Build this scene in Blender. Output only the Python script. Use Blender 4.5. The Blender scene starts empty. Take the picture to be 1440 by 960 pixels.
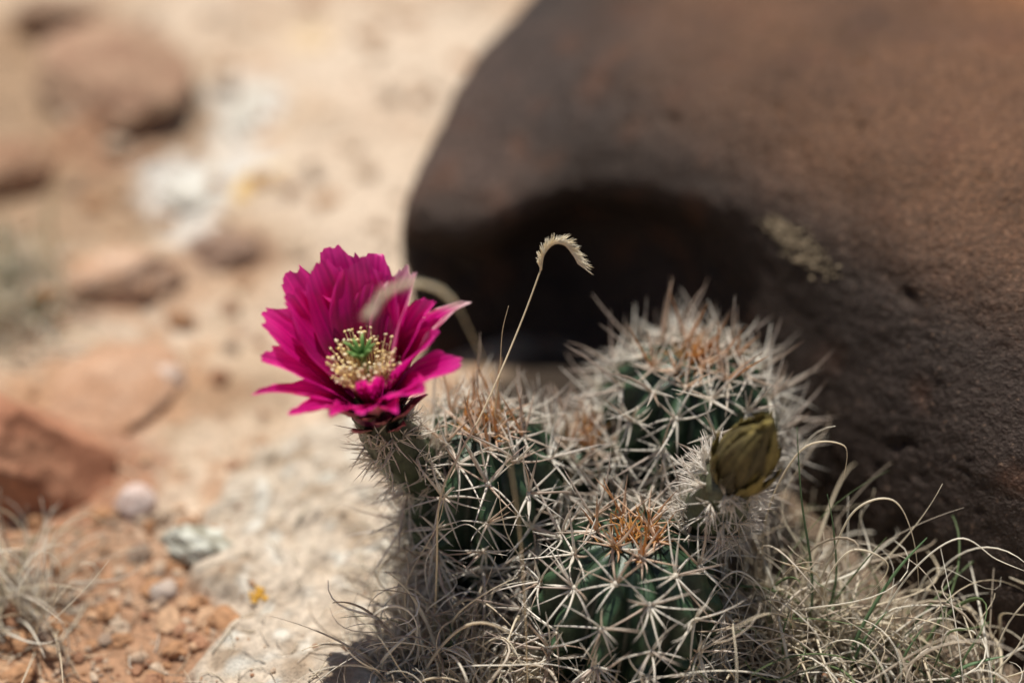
import bpy, bmesh, math, random
from mathutils import Vector, noise, Matrix
random.seed(11)
S=0.01   # everything below is authored in centimetres
R=random.random
def U(a,b): return a+(b-a)*random.random()
V=Vector
scene=bpy.context.scene

# ------------------------------------------------------------------ helpers
class MB:
    def __init__(s): s.v=[];s.f=[];s.c=[]
    def obj(s,name,mat,parent=None,smooth=True):
        me=bpy.data.meshes.new(name)
        me.from_pydata([(p[0]*S,p[1]*S,p[2]*S) for p in s.v],[],s.f)
        a=me.color_attributes.new("Col",'FLOAT_COLOR','POINT')
        flat=[]
        for c in s.c: flat+= [c[0],c[1],c[2],1.0]
        a.data.foreach_set("color",flat)
        if smooth: me.polygons.foreach_set("use_smooth",[True]*len(me.polygons))
        me.materials.append(mat); me.update()
        o=bpy.data.objects.new(name,me); scene.collection.objects.link(o)
        if parent: o.parent=parent
        return o
def empty(name):
    o=bpy.data.objects.new(name,None); scene.collection.objects.link(o); o.empty_display_size=.01; return o
def lerp(a,b,t): return tuple(a[i]*(1-t)+b[i]*t for i in range(3))
def mulc(c,k): return tuple(x*k for x in c)
def ss(t): t=max(0,min(1,t)); return t*t*(3-2*t)
def perp(d):
    a=V((0,0,1)) if abs(d.z)<.9 else V((1,0,0))
    return d.cross(a).normalized()
def tube(mb,pts,rad,cols,sides=5,flat=1.0,ref=None):
    n=len(pts); b=len(mb.v)
    e=None
    for i,p in enumerate(pts):
        d=(pts[min(i+1,n-1)]-pts[max(i-1,0)])
        d=d.normalized() if d.length>1e-9 else V((0,0,1))
        if e is None: e=(ref-d*ref.dot(d)).normalized() if ref else perp(d)
        else:
            e=e-d*e.dot(d); e=e.normalized() if e.length>1e-6 else perp(d)
        g=d.cross(e)
        for k in range(sides):
            a=2*math.pi*k/sides
            mb.v.append(p+(e*math.cos(a)+g*math.sin(a)*flat)*rad[i]); mb.c.append(cols[i])
    for i in range(n-1):
        for k in range(sides):
            k2=(k+1)%sides
            mb.f.append((b+i*sides+k,b+i*sides+k2,b+(i+1)*sides+k2,b+(i+1)*sides+k))
    mb.f.append(tuple(b+k for k in reversed(range(sides))))
    mb.f.append(tuple(b+(n-1)*sides+k for k in range(sides)))
def rvec(): 
    while True:
        v=V((U(-1,1),U(-1,1),U(-1,1)))
        if .01<v.length<1: return v.normalized()
def spine(mb,p,d,L,r,ca,cb,bend=.08,sides=4):
    d=d.normalized(); bv=rvec(); bv=(bv-d*bv.dot(d))*bend*L
    pts=[];rad=[];cols=[]
    for i in range(5):
        t=i/4
        pts.append(p+d*L*t+bv*t*t); rad.append(r*(1-t)**.6*1.0+.004)
        cols.append(lerp(ca,cb,ss((t-.4)/.6)))
    tube(mb,pts,rad,cols,sides)
ICO={}
def ico(sub):
    if sub not in ICO:
        bm=bmesh.new(); bmesh.ops.create_icosphere(bm,subdivisions=sub,radius=1)
        bm.verts.ensure_lookup_table()
        ICO[sub]=([v.co.copy() for v in bm.verts],[tuple(v.index for v in f.verts) for f in bm.faces]); bm.free()
    return ICO[sub]
def blob(mb,p,r,col,sub=1,axes=(1,1,1),rot=None):
    vs,fs=ico(sub); b=len(mb.v)
    for v in vs:
        q=V((v.x*axes[0],v.y*axes[1],v.z*axes[2]))*r
        if rot: q=rot@q
        mb.v.append(p+q); mb.c.append(col)
    for f in fs: mb.f.append(tuple(b+i for i in f))
def rock(mb,p,r,seed,c1,c2,sub=4,nplanes=9,rough=.12,rz=0,hmin=.62):
    rn=random.Random(seed)
    pl=[]
    for _ in range(nplanes):
        n=V((rn.uniform(-1,1),rn.uniform(-1,1),rn.uniform(-1,1))).normalized(); pl.append((n,rn.uniform(hmin,.9)))
    vs,fs=ico(sub); b=len(mb.v); o=V((seed*3.1,seed*1.7,0)); m=Matrix.Rotation(rz,3,'Z')
    for v in vs:
        q=v.copy()
        for n,h in pl:
            k=q.dot(n)-h
            if k>0: q-=n*k
        q*=1+rough*noise.noise(q*1.7+o)+rough*.5*noise.noise(q*4+o)+rough*.28*noise.noise(q*10+o)
        t=ss(.5+.9*noise.noise(q*2.2+o*2)+.4*noise.noise(q*7+o))
        mb.v.append(p+m@V((q.x*r[0],q.y*r[1],q.z*r[2]))); mb.c.append(lerp(c1,c2,t))
    for f in fs: mb.f.append(tuple(b+i for i in f))

# ------------------------------------------------------------------ materials
def newmat(name):
    m=bpy.data.materials.new(name); m.use_nodes=True; nt=m.node_tree; nt.nodes.clear(); return m,nt
def N(nt,t,**kw):
    n=nt.nodes.new(t)
    for k,v in kw.items(): setattr(n,k,v)
    return n
def noise_tex(nt,scale,detail=4,rough=.55,coord=None):
    n=N(nt,'ShaderNodeTexNoise'); n.inputs['Scale'].default_value=scale; n.inputs['Detail'].default_value=detail; n.inputs['Roughness'].default_value=rough
    if coord: nt.links.new(coord,n.inputs['Vector'])
    return n
def ramp(nt,fac,stops):
    r=N(nt,'ShaderNodeValToRGB'); e=r.color_ramp.elements
    while len(e)<len(stops): e.new(.5)
    for i,(p,c) in enumerate(stops):
        e[i].position=p; e[i].color=(c[0],c[1],c[2],1) if not isinstance(c,(int,float)) else (c,c,c,1)
    nt.links.new(fac,r.inputs['Fac']); return r
def mixc(nt,a,b,fac,mode='MIX'):
    m=N(nt,'ShaderNodeMix',data_type='RGBA',blend_type=mode)
    for s,v in ((m.inputs[0],fac),(m.inputs[6],a),(m.inputs[7],b)):
        if hasattr(v,'links'): nt.links.new(v,s)
        else: s.default_value=v if isinstance(v,(int,float)) else (v[0],v[1],v[2],1)
    return m.outputs[2]
def attr_mat(name,rough=.8,spec=.3,var=(300,.6,1.3),bumps=((400,.5,.0005),),translucent=0,tcol=1.0):
    m,nt=newmat(name)
    out=N(nt,'ShaderNodeOutputMaterial'); p=N(nt,'ShaderNodeBsdfPrincipled')
    a=N(nt,'ShaderNodeAttribute',attribute_name='Col'); tc=N(nt,'ShaderNodeTexCoord').outputs['Object']
    col=a.outputs['Color']
    if var:
        n=noise_tex(nt,var[0],5,.65,tc); r=ramp(nt,n.outputs['Fac'],[(.3,var[1]),(.7,var[2])])
        col=mixc(nt,col,r.outputs['Color'],1.0,'MULTIPLY')
    nt.links.new(col,p.inputs['Base Color'])
    p.inputs['Roughness'].default_value=rough; p.inputs['Specular IOR Level'].default_value=spec
    prev=None
    for sc,st,dist in bumps:
        n=noise_tex(nt,sc,4,.6,tc); b=N(nt,'ShaderNodeBump'); b.inputs['Strength'].default_value=st; b.inputs['Distance'].default_value=dist
        nt.links.new(n.outputs['Fac'],b.inputs['Height'])
        if prev: nt.links.new(prev,b.inputs['Normal'])
        prev=b.outputs['Normal']
    if prev: nt.links.new(prev,p.inputs['Normal'])
    sh=p.outputs[0]
    if translucent:
        t=N(nt,'ShaderNodeBsdfTranslucent'); nt.links.new(mixc(nt,col,(tcol,tcol,tcol),1.0,'MULTIPLY'),t.inputs['Color'])
        mx=N(nt,'ShaderNodeMixShader'); mx.inputs[0].default_value=translucent
        nt.links.new(sh,mx.inputs[1]); nt.links.new(t.outputs[0],mx.inputs[2]); sh=mx.outputs[0]
    nt.links.new(sh,out.inputs['Surface']); return m
M_ground=attr_mat("sandy_soil",.95,.12,(220,.62,1.22),((90,.6,.004),(420,.7,.0016),(1400,.6,.0006)))
M_stone=attr_mat("sandstone",.9,.2,(260,.72,1.2),((160,.6,.002),(700,.6,.0008)))
M_spine=attr_mat("spine",.40,.55,(900,.88,1.1),(),.28,1.1)
M_grass=attr_mat("dry_grass_blade",.5,.45,(500,.85,1.12),(),.38,1.1)
M_skin=attr_mat("cactus_skin",.42,.45,(350,.5,1.6),((900,.4,.0004),))
M_petal=attr_mat("petal",.36,.4,(130,.9,1.08),((700,.15,.0003),),.5,1.25)
M_tepal=attr_mat("dry_tepal",.6,.3,(300,.6,1.35),((500,.3,.0004),),.08,1.0)
M_anther=attr_mat("anther",.7,.2,None,())

# boulder material : dark desert varnish
M_rock,nt=newmat("desert_varnish")
out=N(nt,'ShaderNodeOutputMaterial'); p=N(nt,'ShaderNodeBsdfPrincipled'); tc=N(nt,'ShaderNodeTexCoord').outputs['Object']
at=N(nt,'ShaderNodeAttribute',attribute_name='Col')
n1=noise_tex(nt,18,5,.55,tc); r1=ramp(nt,n1.outputs['Fac'],[(.3,.62),(.7,1.38)])
col=mixc(nt,at.outputs['Color'],r1.outputs['Color'],1,'MULTIPLY')
n2=noise_tex(nt,450,5,.78,tc); r2=ramp(nt,n2.outputs['Fac'],[(.3,.4),(.5,.92),(.68,2.1)])
col=mixc(nt,col,r2.outputs['Color'],1,'MULTIPLY')
n3=noise_tex(nt,450,2,.6,tc); r3=ramp(nt,n3.outputs['Fac'],[(.66,0.0),(.72,.7)])
col=mixc(nt,col,(.20,.125,.08),r3.outputs['Color'])
nt.links.new(col,p.inputs['Base Color']); p.inputs['Roughness'].default_value=.48; p.inputs['Specular IOR Level'].default_value=.38
p.inputs['Specular Tint'].default_value=(1,.80,.66,1)
prev=None
for sc,st,dist in ((120,.45,.002),(360,.95,.0019),(1000,.85,.0008)):
    n=noise_tex(nt,sc,4,.6,tc); b=N(nt,'ShaderNodeBump'); b.inputs['Strength'].default_value=st; b.inputs['Distance'].default_value=dist
    nt.links.new(n.outputs['Fac'],b.inputs['Height'])
    if prev: nt.links.new(prev,b.inputs['Normal'])
    prev=b.outputs['Normal']
nt.links.new(prev,p.inputs['Normal']); nt.links.new(p.outputs[0],out.inputs['Surface'])

# ------------------------------------------------------------------ ground
mounds=[(-24,42,5,9,2.2),(-8,46,9,7,1.0),(-21,24,5,4,.8),(-13,34,4,7,.8),(-30,15,6,6,.9),(-17,40,1.3,8,-1.1),(-18.5,30,1.5,4,-1.0),(4,12,5,3,-.4)]
def slab(x,y):
    wx=x+1.5*noise.noise(V((x*.3,y*.3,61)))+.6*noise.noise(V((x*.9,y*.9,62))); wy=y+1.5*noise.noise(V((x*.3,y*.3,63)))+.6*noise.noise(V((x*.9,y*.9,64)))
    q=(abs((wx+6.6)/5.6)**3+abs((wy-2.0)/9.2)**3)
    return 1-ss((q-.8)/.4)
def gz(x,y):
    if abs(x)>150 or abs(y)>200: return noise.noise(V((x*.0016,y*.0016,1)))*25*min(1,(max(abs(x),abs(y))-150)/1500)
    k=.35+.65*ss((math.hypot(x-3,y-1)-7)/8)
    z=k*(.9*noise.noise(V((x*.07,y*.07,3)))+.55*noise.noise(V((x*.19,y*.19,7))))
    z+=.22*noise.noise(V((x*.55,y*.55,9)))+.12*noise.noise(V((x*1.4,y*1.4,2)))+.06*noise.noise(V((x*3,y*3,2)))
    z-=.9*ss((-x-5)/10)
    if -16<x<3 and -12<y<16:
        sl=slab(x,y); z+=sl*(.9+.22*noise.noise(V((x*.8,y*.8,15)))-.45*ss((noise.noise(V((x*.55,y*.55,25)))-.1)*4)-.15*ss((noise.noise(V((x*1.7,y*1.7,26)))-.2)*5))
    for a,b,rx,ry,h in mounds:
        q=((x-a)/rx)**2+((y-b)/ry)**2
        if q<6: z+=h*math.exp(-q*1.2)
    return z
TAN=(.54,.395,.265); PALE=(.68,.55,.42); ORG=(.47,.27,.155); RED=(.38,.185,.105); WHT=(.72,.70,.64); YEL=(.74,.45,.06); BRN=(.25,.15,.10); DTAN=(.35,.23,.14)
patches=[(-29,44,9,14,DTAN,.85),(-25,30,6,5,DTAN,.8),(-20,35,2.5,8,DTAN,.65),(-15.7,42,2.3,5,WHT,.75),(-17.2,33.8,3.6,3.2,WHT,.8),(-16.8,28.5,1.5,2.6,WHT,.7),(-14.0,32.2,.9,1.1,YEL,1),
 (-14.9,26.3,2.6,2.0,BRN,.8),(-23,42,3.0,9,RED,.6),(-26,52,2.6,4,BRN,.75),(-19.5,23,4,3,ORG,.6),(-18.5,14,5.5,3.2,ORG,.9),(-20,8,5,4,RED,.8),(-12.5,14,3,2,DTAN,.6),(-11,24,2,3,DTAN,.45),
 (-6,48,9,9,PALE,.9),(-9,33,5,6,PALE,.75),(-9,22,4,5,PALE,.6),(-16,-1,8,6,(.40,.225,.13),.9),(-24,20,4,3,BRN,.6),(-19,55,7,6,PALE,.4),(-5,28,4,6,PALE,.5),
 (-13,52,1.6,2,YEL,.2),(6,4,9,8,(.18,.13,.09),.85),(13,-3,9,6,(.17,.125,.09),.92),(4,12,7,5,(.035,.026,.02),.97)]  # last entry: near-black patch painting the boulder's shadow into the ground colour
def axis_coords(a,b,step,far):
    xs=[];x=a
    while x<b: xs.append(x); x+=step
    st=step; x=xs[-1]
    while x<far: st*=1.28; x+=st; xs.append(x)
    st=step; x=a; pre=[]
    while x>-far: st*=1.28; x-=st; pre.append(x)
    return pre[::-1]+xs
xs=axis_coords(-34,22,.24,30000); ys=axis_coords(-9,66,.26,30000)
g=MB()
for y in ys:
    for x in xs:
        g.v.append((x,y,gz(x,y)))
        wx=x+1.6*noise.noise(V((x*.25,y*.25,21)))+1.3*noise.noise(V((x*.8,y*.8,1))); wy=y+1.6*noise.noise(V((x*.25,y*.25,37)))+1.3*noise.noise(V((x*.8,y*.8,8)))
        t=.5+.8*noise.noise(V((x*.12,y*.12,50)))+.35*noise.noise(V((x*.5,y*.5,4)))
        c=lerp(TAN,PALE,ss(t)*.8)
        t=.5*noise.noise(V((x*.2,y*.2,70)))+.5*noise.noise(V((x*.9,y*.9,90)))
        c=lerp(c,ORG,ss((t-.02)*3)*.7)
        t=.6*noise.noise(V((x*.35,y*.35,170)))+.4*noise.noise(V((x*1.2,y*1.2,190)))
        c=lerp(c,BRN,ss((t-.16)*4)*.6)
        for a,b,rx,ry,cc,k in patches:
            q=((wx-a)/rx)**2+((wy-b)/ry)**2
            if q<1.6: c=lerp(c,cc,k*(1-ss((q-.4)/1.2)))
        if -16<x<3 and -12<y<16:
            k=slab(x,y); pc=lerp((.60,.51,.40),(.40,.31,.22),ss(.15+1.7*noise.noise(V((x*.7,y*.7,33)))))
            pc=lerp(pc,(.70,.67,.58),ss(2.5*noise.noise(V((x*1.1,y*1.1,43)))-.35))
            c=lerp(c,pc,k*.95)
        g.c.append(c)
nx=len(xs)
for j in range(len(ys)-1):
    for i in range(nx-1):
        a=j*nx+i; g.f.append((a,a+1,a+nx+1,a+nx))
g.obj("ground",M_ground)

# ------------------------------------------------------------------ stones
def stone(name,x,y,r,seed,c1,c2,sink=.35,sub=5,**kw):
    mb=MB(); rock(mb,V((x,y,gz(x,y)+r[2]*(1-sink)-r[2]*.35)),r,seed,c1,c2,sub,**kw); mb.obj(name,M_stone)
stone("red_sandstone_rock",-21.2,8.0,(4.2,3.2,3.4),5,(.34,.15,.085),(.48,.24,.14),sink=.5,rz=.4)
stone("red_sandstone_rock",-18.3,14.0,(3.8,2.8,1.3),8,(.48,.28,.17),(.56,.36,.24),sink=.6,rz=1.0)
stone("red_sandstone_rock",-28.0,34.5,(2.8,2.6,2.0),12,(.30,.165,.10),(.42,.26,.16))
stone("red_sandstone_rock",-19.2,22.6,(3.0,2.2,1.3),15,(.54,.33,.21),(.60,.42,.30),sink=.5,rz=.3)
stone("red_sandstone_rock",-14.9,26.3,(2.0,1.5,.9),18,(.22,.14,.1),(.36,.24,.17))
stone("red_sandstone_rock",-23.6,43,(4.6,6.5,2.0),22,(.34,.20,.13),(.44,.29,.19),sink=.8,rz=.3)
stone("red_sandstone_rock",-29,53,(3.2,3.0,2.2),25,(.32,.2,.13),(.44,.3,.2))
stone("quartz_stone",-16.0,6.2,(1.0,.85,.8),31,(.62,.47,.40),(.68,.56,.5),sub=4)
stone("quartz_stone",-15.9,14.8,(1.0,.85,.8),33,(.58,.44,.35),(.62,.5,.42),sub=4)
stone("quartz_stone",-14.0,0.8,(.8,.6,.5),36,(.45,.37,.31),(.54,.44,.36),sub=4)
stone("lichen_covered_stone",-12.3,2.6,(2.0,.95,.9),41,(.30,.28,.21),(.68,.68,.58),rz=-.5,rough=.25)
stone("lichen_covered_stone",-17.2,33.8,(2.2,2.4,.8),43,(.50,.44,.35),(.74,.73,.66),sink=.7)
stone("lichen_covered_stone",-15.6,42.4,(1.5,3.6,.8),45,(.50,.44,.35),(.74,.73,.66),sink=.7,rz=-.15)
gr=MB(); cols=[(.42,.23,.12),(.52,.33,.20),(.56,.43,.31),(.36,.19,.11),(.50,.36,.25),(.30,.22,.16),(.46,.29,.18)]
for i in range(2300):
    if i<1150: x=U(-22,-9);y=U(-7,6);s=.07+.32*R()**3.2
    elif i<1600: x=U(-10,20);y=U(-8,10);s=.06+.18*R()**3
    else: x=U(-33,0);y=U(0,60);s=.10+.65*R()**4.5
    if -16<x<3 and y<14 and slab(x,y)>.25 and (s>.16 or R()<.6): continue
    c=random.choice(cols)
    rock(gr,V((x,y,gz(x,y)+s*.2)),(s*U(.8,1.3),s*U(.7,1.1),s*U(.5,.9)),i+100,mulc(c,.85),mulc(c,1.1),2 if s>.2 else 1,6,.2,U(0,6))
for i in range(36):
    x=U(-20,-10.5);y=U(-6.5,1.5);s=U(.3,.7);c=random.choice(cols[:4])
    if slab(x,y)>.3: continue
    rock(gr,V((x,y,gz(x,y)+s*.15)),(s*U(.9,1.3),s,s*.7),i+9100,mulc(c,.85),mulc(c,1.1),3,7,.25,U(0,6))
gr.obj("gravel",M_stone,smooth=False)
yl=MB()
for (x,y,n,sp) in ((-9.9,-.3,20,.3),(-14.1,32.2,34,.9)):
    for _ in range(n):
        a,b=x+random.gauss(0,sp*.6),y+random.gauss(0,sp*.6)
        blob(yl,V((a,b,gz(a,b)+.03)),U(.07,.18),(.66,.37,.06),1,(1,1,.5))
yl.obj("yellow_lichen",M_stone)

# ------------------------------------------------------------------ boulder
CP=[
[(-3.5,15.5,-2),(-3.8,16,-1),(-3.7,18.5,-1),(-3.6,21,-1),(-2,28,-1),(2.5,42,-1),(5,54,-1),(6,60,-2)],
[(-2.9,15.6,-2),(-4.0,16.1,1.6),(-4.9,17.0,4.4),(-4.9,19,6.7),(-2.8,27,7.6),(1.3,38,8.8),(4,52,8),(7,62,-2)],
[(-1,16.0,-2),(-1.0,17.4,1.0),(-1.3,18.2,3.7),(-1.9,17.6,6.6),(-.5,25,9.4),(4,38,10.5),(8,53,9),(10,63,-2)],
[(3.2,15.4,-2),(3.4,18.0,1),(3.4,20.0,4.5),(3,17.6,8.6),(4.2,23.5,11.6),(8,37,12.7),(13,54,10),(14,64,-2)],
[(8,12.4,-2),(8,14.0,2),(8.4,15.2,6),(8.6,14.0,10.0),(9.5,21,13.1),(13,36,13.7),(19,54,11),(20,64,-2)],
[(13,3.2,-2),(13,4.2,2.2),(13,6.0,7.0),(13.2,9.4,11.6),(14,18.0,14.3),(18,34,14.4),(24,52,12),(26,64,-2)],
[(18,-3,-2),(18,-2.2,2.5),(18,.0,7.6),(18.4,5.2,12.2),(19.7,15,15.0),(24,32,15),(30,50,13),(32,62,-2)],
[(26,-7.5,-2),(26.3,-6.5,2.5),(26.5,-3.6,8),(27.6,3.2,12.6),(30,14,15.2),(34,30,15.5),(38,48,13),(40,58,-2)],
[(38,-6,-2),(39,-4,3),(40,0,7.5),(41,8,11.5),(43,16,13),(45,28,13),(47,42,11),(48,50,-2)],
[(44,2,-2),(46,4,-1),(47,7,-1),(48,12,-1),(50,19,-1),(51,28,-1),(51,38,-1),(50,45,-2)]]
CP=[[V(q) for q in c] for c in CP]
def cr(a,b,c,d,t): return .5*((2*b)+(c-a)*t+(2*a-5*b+4*c-d)*t*t+(3*b-a-3*c+d)*t**3)
def boul(s,t):
    ns=len(CP);ntt=len(CP[0]); i=min(int(s),ns-2);j=min(int(t),ntt-2);fs=s-i;ft=t-j
    col=[]
    for a in range(i-1,i+3):
        c=CP[max(0,min(ns-1,a))]
        q=[c[max(0,min(ntt-1,k))] for k in range(j-1,j+3)]
        col.append(cr(*q,ft))
    return cr(*col,fs)
def boul_n(s,t):
    e=.03
    a=boul(min(9,s+e),t)-boul(max(0,s-e),t); b=boul(s,min(7,t+e))-boul(s,max(0,t-e))
    n=a.cross(b); return n.normalized() if n.length>1e-9 else V((0,0,1))
def bdisp(p):
    d=.34*noise.noise(p*.14)+.19*noise.noise(p*.38+V((5,5,5)))+.09*noise.noise(p*1.1)+.045*noise.noise(p*2.9)
    pit=noise.noise(p*1.1+V((9,2,4)))
    if pit>.42: d-=(pit-.42)*.6
    pit=noise.noise(p*2.6+V((3,7,1)))
    if pit>.40: d-=(pit-.40)*.3
    return d
bo=MB(); NS,NT=380,280
for a in range(NS+1):
    for b in range(NT+1):
        s=9*a/NS;t=7*b/NT; q=boul(s,t); n=boul_n(s,t)
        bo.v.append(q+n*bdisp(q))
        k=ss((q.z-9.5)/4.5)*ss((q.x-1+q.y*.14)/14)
        c=lerp((.028,.020,.017),(.112,.053,.026),k)  # varnish tone, darkened lower down to paint in the front face's shade
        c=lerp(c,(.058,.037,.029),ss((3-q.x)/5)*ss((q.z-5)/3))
        k2=ss(.25+1.4*noise.noise(V((q.x*.09,q.y*.09,q.z*.09+4))))*ss((q.z-11)/3.5)*ss((q.y-12)/12)*ss((q.x-8)/14)
        c=lerp(c,(.26,.105,.034),k2*.9)
        k3=ss(2.2*noise.noise(V((q.x*.5,q.y*.5,q.z*.5+14)))-.35)
        c=lerp(c,(.10,.040,.020),k3*.4)
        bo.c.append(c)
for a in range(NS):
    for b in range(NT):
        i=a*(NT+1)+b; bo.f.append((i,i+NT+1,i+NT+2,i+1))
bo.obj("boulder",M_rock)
li=MB()
for i in range(380):
    tq=R(); s=4.50+.34*tq+random.gauss(0,.05)*(1 if i%3 else 1.8); t=2.80-.22*tq+random.gauss(0,.05)
    q=boul(s,t);n=boul_n(s,t); q=q+n*(bdisp(q)+.02)
    c=lerp((.13,.10,.065),(.36,.28,.18),R())
    blob(li,q,U(.03,.11)*(1.2 if R()<.2 else 1),c,1,(1,1,.9))
li.obj("rock_lichen",M_stone)

# ------------------------------------------------------------------ cactus
CREAM=(.93,.88,.77); TIPB=(.18,.095,.055); GREYT=(.70,.62,.53); ORS=(.72,.33,.08)
cactus=empty("hedgehog_cactus")
def cactus_stem(base,top,H,h0,Rd,ribs,seed,idx):
    rn=random.Random(seed); mb=MB(); sp=MB()
    base=V(base);top=V(top)
    fr=.62
    def prof(s):
        if s<fr: u=s/fr; return h0*u, Rd*(.84+.16*math.sin(u*math.pi/2))
        a=(s-fr)/(1-fr)*math.pi/2
        return h0+(H-h0)*math.sin(a), Rd*math.cos(a)**.85 if a<1.5707 else 0
    arc=h0+ (H-h0+Rd)*.8; NA=int(arc/.97)
    def pt(th,s):
        z,r=prof(min(s,.9999)); c=base.lerp(top,z/H)
        th2=th+.25*s
        rb=math.cos(ribs*th)
        m=1+.11*rb*(1 if rb>0 else 1.35)*min(1,r/(Rd*.5))
        ph=s*NA+(.5 if int(round(ribs*th/(2*math.pi)))%2 else 0)
        m+=.055*max(0,rb)*math.cos(2*math.pi*ph)*min(1,r/(Rd*.5))
        rr=r*m
        return V((c.x+rr*math.cos(th2),c.y+rr*math.sin(th2),z+base.z))
    nth=ribs*12;nss=90
    for j in range(nss+1):
        for i in range(nth):
            th=2*math.pi*i/nth;s=j/nss; q=pt(th,s); mb.v.append(q)
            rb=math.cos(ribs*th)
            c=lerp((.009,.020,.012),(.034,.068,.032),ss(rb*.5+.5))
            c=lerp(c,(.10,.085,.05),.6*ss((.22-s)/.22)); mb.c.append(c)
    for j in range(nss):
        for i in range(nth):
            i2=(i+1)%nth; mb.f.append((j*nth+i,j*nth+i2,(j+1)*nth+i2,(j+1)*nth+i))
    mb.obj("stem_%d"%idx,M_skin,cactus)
    for k in range(ribs):
        th=2*math.pi*k/ribs
        for a in range(NA+1):
            s=(a+(.5 if k%2 else 0)+rn.uniform(-.14,.14))/NA
            if s<.05 or s>.965: continue
            z,r=prof(s)
            if r<Rd*.33 and k%2==0: continue
            q=pt(th+rn.uniform(-.03,.03),s); T=(pt(th,min(.999,s+.01))-pt(th,s-.01)).normalized(); B=(pt(th+.02,s)-pt(th-.02,s)).normalized()
            n=B.cross(T).normalized()
            if n.dot(V((q.x-base.x,q.y-base.y,.3)))<0: n=-n
            apex=ss((s-.85)/.11); lean=T*rn.uniform(-.4,.4)+B*rn.uniform(-.4,.4)
            blob(sp,q+n*.02,.14,lerp((.78,.72,.60),(.6,.4,.2),apex*.7),1)
            nr=rn.randint(8,11)
            for m in range(nr):
                ph=2*math.pi*m/nr+rn.uniform(-.4,.4); e=rn.uniform(.05,.7)
                d=(T*math.cos(ph)+B*math.sin(ph))*math.cos(e)+n*math.sin(e)+lean
                L=rn.uniform(.9,2.3)*(1-.3*apex)
                shade=rn.uniform(.80,1.06); ca=mulc(CREAM,shade)
                if rn.random()<.12: ca=lerp(ca,(.52,.33,.2),.6)
                ca=lerp(ca,ORS,apex*.6*rn.random()); cb=lerp(ca,TIPB,rn.choice((.0,.05,.2,.6)))
                spine(sp,q,d,L,rn.uniform(.040,.062),ca,cb,rn.choice((.08,.2,.45)))
            for m in range(rn.choice((1,1,2,2,3)) if apex<.5 else 3):
                d=n*1.0+T*rn.uniform(-.8,1.0)+B*rn.uniform(-1,1)
                if apex>.3: d=n*.5+V((rn.uniform(-.7,.7),rn.uniform(-.7,.7),.9))
                L=rn.uniform(1.5,3.1)*(1-.25*apex)
                ca=lerp(lerp(CREAM,GREYT,rn.random()),(.45,.28,.18),rn.random()*.45)
                if apex>.3: ca=lerp(ORS,CREAM,rn.random()*.8)
                spine(sp,q,d,L,.060,ca,lerp(ca,TIPB,rn.uniform(.2,.95)),rn.choice((.06,.14,.3)))
    c=V((top.x,top.y,base.z+H))
    for m in range(75):
        a=rn.uniform(0,6.283);r=rn.uniform(0,.95)*Rd*.36
        p=c+V((r*math.cos(a),r*math.sin(a),-.28*(r/(Rd*.3))**2))
        d=V((math.cos(a)*r*.6+rn.uniform(-.7,.7),math.sin(a)*r*.6+rn.uniform(-.7,.7),.8))
        ca=lerp(ORS,(.74,.45,.16),rn.random()) if rn.random()<.85 else CREAM
        spine(sp,p,d,rn.uniform(.35,1.0),.05,ca,lerp(ca,(.35,.14,.04),.6),.2)
    sp.obj("spines_%d"%idx,M_spine,cactus)
cactus_stem((-1.0,1.2,-.6),(-1.0,1.0,-.6),8.2,5.0,2.85,11,3,1)
cactus_stem((6.5,4.6,-.6),(7.0,3.9,-.6),9.1,5.6,3.25,12,5,2)
cactus_stem((4.2,-2.9,-.6),(4.3,-3.2,-.6),6.4,3.1,3.15,12,9,3)
cactus_stem((2.9,3.4,-.6),(2.8,2.6,-.6),6.3,3.9,1.9,9,14,4)

def fleshy_tube(pts,rads,idx,cols,nsp,sl,bristle,cs):
    mb=MB();sp=MB(); P=[];Rr=[];C=[]
    n=len(pts)
    for i in range((n-1)*6+1):
        k=min(i//6,n-2); f=i/6-k
        q=[pts[max(0,min(n-1,k+o))] for o in (-1,0,1,2)]
        P.append(cr(*[V(x) for x in q],f)); Rr.append(rads[k]*(1-f)+rads[k+1]*f); C.append(lerp(cols[0],cols[1],i/((n-1)*6)))
    tube(mb,P,Rr,C,20)
    for i,v in enumerate(mb.v):
        mb.v[i]=v+V((1,1,1))*.10*noise.noise(v*2.5)
    mb.obj("floral_tube_%d"%idx,M_skin,cactus)
    for i in range(nsp):
        f=R(); k=int(f*(len(P)-2)); d=(P[k+1]-P[k]).normalized(); e=perp(d); g2=d.cross(e); a=R()*6.283
        n_=e*math.cos(a)+g2*math.sin(a); q=P[k]+n_*Rr[k]*.97
        blob(sp,q,.07,(.75,.7,.6),1)
        for m in range(bristle):
            dd=n_*U(.5,1.1)+d*U(-.1,1.0)+rvec()*.7
            ca=mulc(cs,U(.85,1.1)); spine(sp,q,dd,U(.4,1.0)*sl,.03,ca,lerp(ca,(.35,.2,.12),R()*.6),.15,4)
    sp.obj("tube_spines_%d"%idx,M_spine,cactus)
fleshy_tube([(-2.2,.3,5.4),(-3.3,.05,6.1),(-4.0,-.3,7.2),(-4.6,-.6,8.6),(-4.85,-.78,9.7)],[.7,.95,1.0,.95,.85],1,[(.03,.055,.025),(.05,.05,.025)],110,1.2,5,(.88,.82,.70))
fleshy_tube([(7.5,1.2,3.6),(7.4,-.8,4.6),(7.4,-2.1,6.2),(7.5,-2.75,7.8),(7.6,-2.95,8.5)],[.7,1.0,1.15,1.0,.7],2,[(.05,.085,.04),(.07,.07,.04)],150,1.25,8,(.92,.87,.78))

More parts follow.
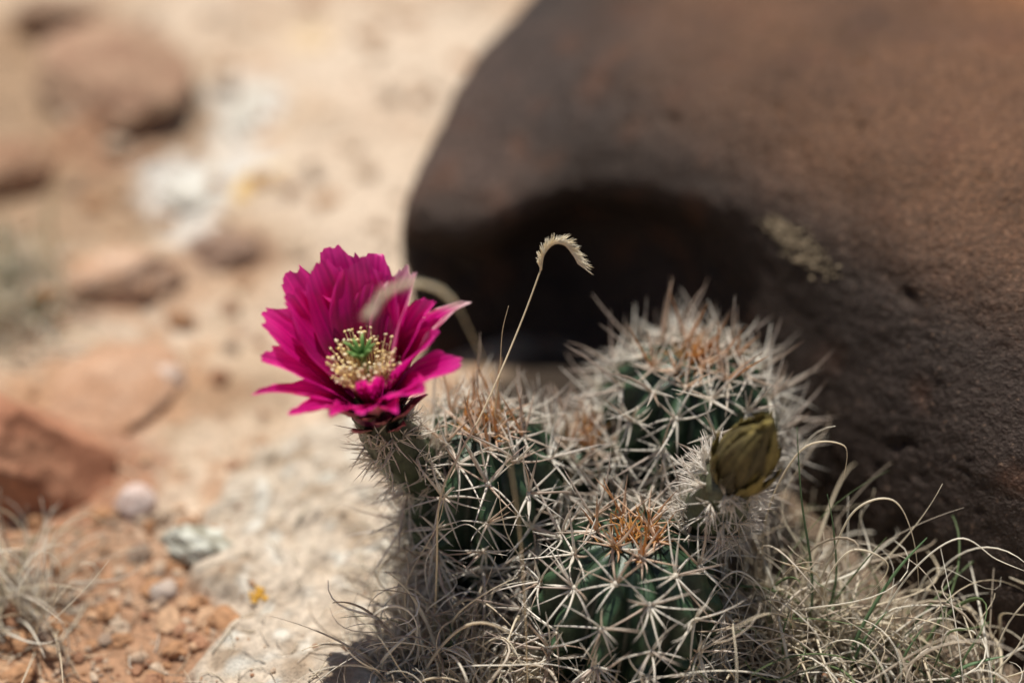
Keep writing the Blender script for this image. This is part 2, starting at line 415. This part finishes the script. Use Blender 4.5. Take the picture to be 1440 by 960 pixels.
def petal(mb,base,axis,az,L,W,a0,a1,point=False,roff=.35,cup=.28,jag=.06,colA=None,colB=None,edge=None,pw=1.2,lat=0,seed=0,nu=26,nv=23,wb=.28,edgek=1.0):
    e1=V((0,-1,0)); e1=(e1-axis*e1.dot(axis)).normalized(); e2=axis.cross(e1)
    if e2.x<0: e2=-e2
    az=math.radians(az); rad=e1*math.cos(az)+e2*math.sin(az); tan=axis.cross(rad).normalized()
    a0=math.radians(a0);a1=math.radians(a1)
    K=60; C=[];Nn=[]; p=base+rad*roff
    for i in range(K+1):
        t=i/K; a=a0+(a1-a0)*t**pw
        C.append(p.copy()); Nn.append(axis*math.sin(a)-rad*math.cos(a))
        p=p+(axis*math.cos(a)+rad*math.sin(a)+tan*lat*t)*(L/K)
    b=len(mb.v); so=V((seed*7.3,seed*2.1,0))
    for i in range(nu+1):
        s=i/nu
        for j in range(nv+1):
            q=2*j/nv-1
            if point: Lf=1-.36*abs(q)**1.5
            else: Lf=1-.20*abs(q)**2.2+jag*noise.noise(V((q*3,seed*3.3,0)))*1.5+jag*.8*noise.noise(V((q*10,seed*5.1,0)))
            k=min(.9999,s*Lf)*K; i0=int(k);f=k-i0
            c=C[i0].lerp(C[min(K,i0+1)],f); n=Nn[i0].lerp(Nn[min(K,i0+1)],f).normalized()
            w=W*(wb+(1-wb)*math.sin(math.pi/2*min(1,s/.75)))*(1-(.45 if point else .18)*max(0,(s-.75)/.25)**2)
            off=cup*w*q*q + .03*math.cos(q*math.pi*6)*ss(s*3)+ .26*W*s*noise.noise(V((q*1.6,s*3,0))+so)
            off-=.07*math.exp(-(q*7)**2)
            mb.v.append(c+tan*w*q+n*off)
            cc=lerp(colA,colB,ss(s*1.1-.1+.15*noise.noise(V((q*3,s*2,seed)))))
            if edge: cc=lerp(cc,edge,edgek*(ss((s-.78)/.22)*.5+ss((abs(q)-.75)/.25)*.2))
            cc=mulc(cc,1+.16*math.cos(q*math.pi*9+seed)+.08*noise.noise(V((q*14,s*1.5,seed))))
            mb.c.append(cc)
    for i in range(nu):
        for j in range(nv):
            a=b+i*(nv+1)+j; mb.f.append((a,a+1,a+nv+2,a+nv+1))

# ---- open flower
flower=empty("cactus_flower")
FB=V((-4.9,-.8,9.9)); AX=V((-.12,-.14,.98)).normalized()
MA=(.38,.003,.125); MB_=(.66,.010,.26); PK=(.84,.07,.40); PALEP=(.92,.58,.66)
pm=MB()
kw=dict(colA=MA,colB=MB_,edge=PK)
for i,(az,L,W,a0,a1) in enumerate([(150,4.7,1.05,14,30),(178,5.2,1.1,14,32),(208,5.3,1.1,16,36),(238,4.9,1.1,18,41)]):
    petal(pm,FB,AX,az,L,W,a0,a1,roff=.42,seed=1+i,**kw)
for i,(az,L,W,a0,a1) in enumerate([(164,5.1,1.05,21,38),(193,5.5,1.1,22,39),(224,5.3,1.1,24,44),(255,4.9,1.05,26,49)]):
    petal(pm,FB,AX,az,L,W,a0,a1,roff=.5,seed=11+i,**kw)
petal(pm,FB,AX,128,5.1,.75,18,38,roff=.45,colA=MA,colB=MB_,edge=PALEP,seed=21,cup=.8,edgek=1.5)
petal(pm,FB,AX,110,4.5,.85,20,46,roff=.5,seed=22,cup=.4,**kw)
petal(pm,FB,AX,104,5.2,.8,26,84,point=True,roff=.55,colA=MA,colB=MB_,edge=(.97,.80,.76),seed=23,pw=1.9,cup=.35,edgek=1.6)
petal(pm,FB,AX,86,4.0,.8,24,50,roff=.5,seed=24,cup=.55,**kw)
petal(pm,FB,AX,66,4.5,.85,34,68,roff=.5,seed=25,cup=.3,**kw)
petal(pm,FB,AX,44,3.9,.75,34,60,roff=.5,seed=26,cup=.4,**kw)
petal(pm,FB,AX,281,4.4,.85,28,54,roff=.5,seed=27,**kw)
petal(pm,FB,AX,299,4.7,.58,36,68,point=True,roff=.5,seed=28,cup=.35,**kw)
petal(pm,FB,AX,320,4.1,.6,36,66,point=True,roff=.55,seed=29,cup=.35,**kw)
petal(pm,FB,AX,342,3.6,.6,34,60,point=True,roff=.5,seed=30,cup=.35,**kw)
petal(pm,FB,AX,3,3.2,.6,34,58,roff=.5,seed=31,cup=.4,**kw)
petal(pm,FB,AX,14,3.0,.52,20,28,roff=.5,seed=32,cup=.5,**kw)
petal(pm,FB,AX,25,3.5,.6,36,64,point=True,roff=.5,seed=33,cup=.3,**kw)
pm.obj("petals",M_petal,flower)
sm=MB()
for i in range(30):
    az=i*360/30+U(-6,6)
    petal(sm,FB-AX*U(.1,1.1),AX,az,U(1.4,2.6),U(.26,.40),U(38,48),U(28,46),point=True,roff=.68,cup=.3,colA=(.10,.09,.04),colB=(.38,.05,.12),edge=(.60,.30,.22),seed=60+i,nu=10,nv=6)
sm.obj("sepals",M_tepal,flower)
rc=MB()
tube(rc,[FB-AX*.9,FB-AX*.5,FB-AX*.1,FB+AX*.35,FB+AX*.55],[.7,.85,.9,.75,.3],[(.06,.05,.03),(.09,.03,.03),(.2,.01,.07),(.25,.2,.08),(.2,.3,.08)],24)
rc.obj("receptacle",M_skin,flower)
st=MB(); e1=V((0,-1,0)); e1=(e1-AX*e1.dot(AX)).normalized(); e2=AX.cross(e1)
for i in range(250):
    a=R()*6.283; r0=U(.3,.8); r1=.35+.95*R()**.6; h=U(1.6,2.7)-(.25 if r1<.7 else 0)
    d=e1*math.cos(a)+e2*math.sin(a)
    p0=FB+AX*.3+d*r0*.7; p2=FB+AX*h+d*r1+rvec()*.12; p1=p0.lerp(p2,.5)+AX*.12-d*.06
    tube(st,[p0,p1,p2],[.022,.018,.015],[(.35,.35,.1),(.65,.45,.25),(.75,.6,.3)],4)
    blob(st,p2,.050*U(.8,1.2),lerp((.88,.68,.26),(.92,.84,.6),R()),1,(1,1.6,.9),Matrix.Rotation(R()*3,3,'Z'))
st.obj("stamens",M_anther,flower)
pi=MB()
tube(pi,[FB+AX*.2,FB+AX*1.4,FB+AX*2.25],[.11,.11,.13],[(.25,.33,.12)]*3,8)
for i in range(9):
    a=i*6.283/9+.2; d=e1*math.cos(a)+e2*math.sin(a); p0=FB+AX*2.2+d*.06; k=U(.85,1.15)
    tube(pi,[p0,p0+AX*.25*k+d*.15,p0+AX*.5*k+d*.33,p0+AX*.62*k+d*.48*k],[.06,.085,.08,.03],[(.06,.13,.03),(.10,.20,.05),(.14,.27,.07),(.22,.36,.12)],7)
pi.obj("pistil",M_anther,flower)

# ---- closed, drying bud
bm_=MB(); BB=V((7.65,-3.0,8.1)); BA=V((.22,-.22,.93)).normalized()
for ring,(n,L,W,a0,a1,ro) in enumerate(((7,4.0,.62,24,-40,.22),(9,4.0,.60,33,-44,.28),(10,3.7,.52,41,-42,.34),(8,2.4,.36,48,-8,.42))):
    for i in range(n):
        ca=lerp((.085,.065,.024),(.035,.032,.015),R()); cb=lerp((.24,.19,.055),(.065,.05,.022),R())
        petal(bm_,BB-AX*.06*ring,BA,i*360/n+ring*19+U(-6,6),L*U(.92,1.04),W*U(.85,1.1),a0,a1+U(-3,3),point=True,roff=ro,cup=.22,colA=ca,colB=cb,edge=lerp((.34,.27,.09),cb,R()),seed=90+i+ring*20,nu=18,nv=12,pw=.95,lat=.10)
blob(bm_,BB+BA*1.4,.85,(.06,.045,.022),2,(1,1,1.6))
bm_.obj("flower_bud",M_tepal,cactus)

# ------------------------------------------------------------------ grass
STRAW=[(.90,.82,.65),(.82,.72,.54),(.94,.89,.77),(.74,.66,.54),(.55,.46,.35)]
def strand(mb,p,d,L,r,c,curl,sides=4,grav=.0,n=16):
    d=d.normalized(); ax=rvec(); pts=[];rad=[];cols=[]; st=L/n; q=p.copy()
    k=curl/n
    for i in range(n+1):
        t=i/n
        pts.append(q.copy()); rad.append(r*(1-t**2*.8)); cols.append(mulc(c,.85+.2*t))
        d=Matrix.Rotation(k*(.4+1.4*t),3,ax)@d; d.z-=grav/n; d.normalize()
        ax=(ax+rvec()*.12).normalized()
        q=q+d*st
        zf=gz(q.x,q.y)+.06
        if q.z<zf: q.z=zf; d.z=abs(d.z)*.3
    tube(mb,pts,rad,cols,sides,.5)
def tuft(name,centers,n,L,r,curl,spread,grav=.6,up=1.0,green=.03):
    mb=MB()
    for _ in range(n):
        cx,cy,cs=random.choice(centers); a=R()*6.283
        x=cx+random.gauss(0,cs);y=cy+random.gauss(0,cs)
        d=V((math.cos(a)*spread*U(.3,1),math.sin(a)*spread*U(.3,1),up*U(.5,1)))
        c=random.choice(STRAW)
        if R()<green: c=(.20,.27,.12)
        strand(mb,V((x,y,gz(x,y)-.1)),d,U(*L),U(*r),c,U(-curl,curl),grav=grav)
    mb.obj(name,M_grass)
tuft("dry_grass",[(-3,-3.6,.9),(-1.4,-4.2,.9),(.3,-4.6,.9),(-2.5,-5.4,.9),(-3.8,-4.8,.7)],320,(2.5,6.5),(.03,.085),7,.8,.8)
tuft("dry_grass",[(2,-6.7,.8),(5,-7.2,.9),(7.6,-5.2,.8)],160,(2,4.5),(.03,.06),6,.8,1.0)
tuft("dry_grass",[(9.6,-1.5,.8),(10.5,-2.5,.9),(9.2,-3.5,.8),(11.5,-3.0,.7)],200,(4,10),(.03,.085),7.5,.7,1.0,1.1,.08)
tuft("dry_grass",[(13,-3.2,.9),(15,-4.8,1.0),(17.5,-5.8,.9),(12,-4.8,1.0),(15,-6,1)],210,(3,8.0),(.03,.085),6.5,.75,1.0,1.0,.10)
tuft("dry_grass",[(-18.9,-.6,.8),(-20.2,.4,.7)],130,(3,7.5),(.035,.075),4,1.0,1.0)
tuft("dry_grass",[(-25,19.5,1.6),(-26,22.5,1.5)],240,(2.5,5.5),(.05,.09),4,.8,.8,1,.3)
tuft("dry_grass",[(2.2,-.2,.8),(-3.8,.4,.5)],60,(3,6),(.02,.035),5,.6,.6,1.0)
lt=MB()
for i in range(620):
    x=U(-22,20);y=U(-8,10)
    if -4<x<9 and y>-3: continue
    if x>12 and y>-1: continue
    a=R()*6.283; strand(lt,V((x,y,gz(x,y)+.08)),V((math.cos(a),math.sin(a),.05)),U(.5,2.6),U(.015,.04),random.choice(STRAW),U(-2,2),3,.3,6)
lt.obj("straw_litter",M_grass)
def smooth_curve(pts,k=8):
    pts=[V(q) for q in pts]; o=[]; n=len(pts)
    for i in range(n-1):
        q=[pts[max(0,min(n-1,i+a))] for a in (-1,0,1,2)]
        for j in range(k): o.append(cr(*q,j/k))
    o.append(pts[-1]); return o
def blade(mb,pts,r,c,flat=.4):
    P=smooth_curve(pts); n=len(P)
    tube(mb,P,[r*(1-(i/(n-1))**2.5*.85) for i in range(n)],[mulc(c,.75+.4*i/n) for i in range(n)],5,flat)
gb=MB(); GRN=(.20,.32,.16)
blade(gb,[(11.2,-3.2,0),(11.0,-2.8,3.5),(10.4,-2.2,6.6),(10.0,-1.8,9.6)],.13,GRN)
blade(gb,[(11.4,-3.0,0),(11.9,-2.8,3),(11.6,-2.7,5.5),(11.2,-2.6,7.2)],.11,GRN)
blade(gb,[(12.2,-4.4,0),(12.8,-4.2,2.5),(13.7,-4.0,4.8),(14.6,-3.9,6.3)],.14,GRN)
blade(gb,[(12.4,-4.6,0),(12.6,-4.9,2),(13.3,-5,3.8)],.11,GRN)
blade(gb,[(-3,-3.2,.2),(-4,-3.6,1.8),(-5.2,-4,2.6),(-6.3,-4.4,2.9)],.05,(.45,.46,.28))
blade(gb,[(15.5,-5.4,0),(16.2,-5.6,1.6),(17.6,-5.6,2.2)],.10,GRN)
blade(gb,[(14.2,-5.4,0),(14.0,-5.6,2.0),(14.5,-5.6,3.6)],.10,GRN)
blade(gb,[(16.5,-6,0),(16.0,-6,2.0),(16.3,-6.2,3.8)],.09,GRN)
blade(gb,[(10.2,-4.4,0),(9.8,-4.6,2.0),(9.9,-4.8,3.6)],.10,GRN)
gb.obj("green_grass",M_grass)
cu=MB()
blade(cu,[(10.6,-2.6,.2),(11.5,-2.8,4),(12.2,-2.8,6.6),(13.5,-2.8,7.1),(14.4,-3.0,5.5),(14.9,-3.4,3.0)],.06,STRAW[0],.6)
blade(cu,[(9.6,-2.0,.2),(9.3,-1.6,5),(10.3,-1.5,8.3),(11.8,-1.6,8.6),(11.9,-1.8,7.2)],.06,STRAW[1],.6)
blade(cu,[(12.9,-3.8,.2),(14.2,-3.7,4.2),(15.8,-3.6,6.0),(17.2,-3.9,5.3),(18.2,-4.2,5.0)],.05,STRAW[2],.6)
blade(cu,[(12.5,-3.9,.2),(11.3,-3.8,3.4),(12.0,-3.8,5.6),(13.4,-3.8,5.0),(13.0,-3.8,3.6),(11.8,-3.9,2.6)],.055,STRAW[0],.6)
blade(cu,[(-2.2,-3.2,0),(-2.9,-3.1,2),(-3.1,-2.8,4.3),(-1.7,-2.6,5.8),(-.6,-2.7,4.6)],.05,STRAW[2],.6)
blade(cu,[(.8,-4.4,0),(1.0,-3.4,3.0),(-.2,-2.6,5.4),(-.5,-2.4,7.6)],.05,STRAW[0],.6)
blade(cu,[(-4.2,-3.4,0),(-3.9,-2.8,3.0),(-2.6,-2.6,6.0),(-2.4,-2.4,8.0)],.04,STRAW[1],.6)
blade(cu,[(8.6,-4.0,0),(9.2,-3.9,3.2),(8.0,-4.2,5.0),(7.0,-4.4,3.8),(7.4,-4.6,2.6)],.05,STRAW[2],.6)
blade(cu,[(16.8,-5.4,0),(18.0,-5.4,2.2),(18.6,-5.2,4.0),(19.6,-5.4,4.8)],.05,STRAW[0],.6)
cu.obj("curled_dry_grass",M_grass)

def grama(name,stalk,head,side,r=.035,bl=.5,extra=None):
    mb=MB(); c=(.80,.70,.50); P=smooth_curve(stalk); n=len(P)
    tube(mb,P,[r*(1-.35*i/n) for i in range(n)],[c]*n,6)
    H=smooth_curve(head,12); m=len(H)
    tube(mb,H,[r*1.1*(1-.6*i/m) for i in range(m)],[(.82,.72,.52)]*m,6)
    for i in range(2,m-1):
        d=(H[i+1]-H[i]).normalized(); o=d.cross(side).normalized()
        t=i/m; L=bl*(.55+.6*t)*(.8+.25*R())
        for k in (-1,1):
            dd=(o*.65+d*1.0+side*.3*k+rvec()*.12); cc=lerp((.88,.78,.56),(.94,.9,.78),R())
            spine(mb,H[i],dd,L*U(.75,1),.030,cc,cc,.2,4)
    if extra: 
        E=smooth_curve(extra); tube(mb,E,[.035*(1-.8*i/len(E)) for i in range(len(E))],[c]*len(E),5)
    mb.obj(name,M_grass)
grama("grama_grass_seed_head",[(-2.9,-3.6,0),(-2.7,-3.5,4.7),(-2.45,-3.0,7.7),(-1.0,-1.2,9.9),(.25,1,11.9),(1.02,2,13.7)],
 [(1.02,2,13.7),(1.12,2,14.35),(1.45,2,14.78),(1.85,2,14.75),(2.15,2,14.35),(2.35,2,13.95)],V((0,1,0)),.045,.7,
 extra=[(-.9,.2,5),(-.6,.8,8.6),(-.45,1,9.8),(-.35,1.1,11.6),(-.12,1.2,12.7)])
grama("grama_grass_seed_head",[(.6,-6.6,0),(.3,-6.2,8),(-.5,-6,14.0),(-1.6,-5.9,17.3)],
 [(-1.6,-5.9,17.3),(-2.3,-5.7,17.9),(-3.1,-5.6,18.0),(-3.8,-5.7,17.7),(-4.2,-6,17.2)],V((0,-1,0)),.03,.5)

# ------------------------------------------------------------------ light
az=math.radians(-24); el=math.radians(71)
Ld=V((math.sin(az)*math.cos(el),math.cos(az)*math.cos(el),math.sin(el)))
sun=bpy.data.lights.new("sun",'SUN'); sun.energy=5.0; sun.angle=math.radians(.5); sun.color=(1,.945,.87)
so=bpy.data.objects.new("sun",sun); so.rotation_euler=Ld.to_track_quat('Z','Y').to_euler(); so.location=(0,0,2); scene.collection.objects.link(so)
w=bpy.data.worlds.new("World"); scene.world=w; w.use_nodes=True; nt=w.node_tree
sky=nt.nodes.new('ShaderNodeTexSky'); sky.sky_type='NISHITA'; sky.sun_disc=False; sky.sun_elevation=el; sky.sun_rotation=az%(2*math.pi)
bg=nt.nodes['Background']; bg.inputs['Strength'].default_value=.06; nt.links.new(sky.outputs[0],bg.inputs['Color'])

# ------------------------------------------------------------------ camera
cam=bpy.data.cameras.new("camera"); co=bpy.data.objects.new("camera",cam); scene.collection.objects.link(co); scene.camera=co
cam.lens=60; cam.sensor_width=36; cam.clip_start=.01; cam.clip_end=1000
co.location=(0,-.4915,.4641); co.rotation_euler=(math.radians(90-35),0,0)
cam.dof.use_dof=True; cam.dof.focus_distance=.610; cam.dof.aperture_fstop=2.1
scene.view_settings.view_transform='Standard'; scene.view_settings.look='None'; scene.view_settings.exposure=0
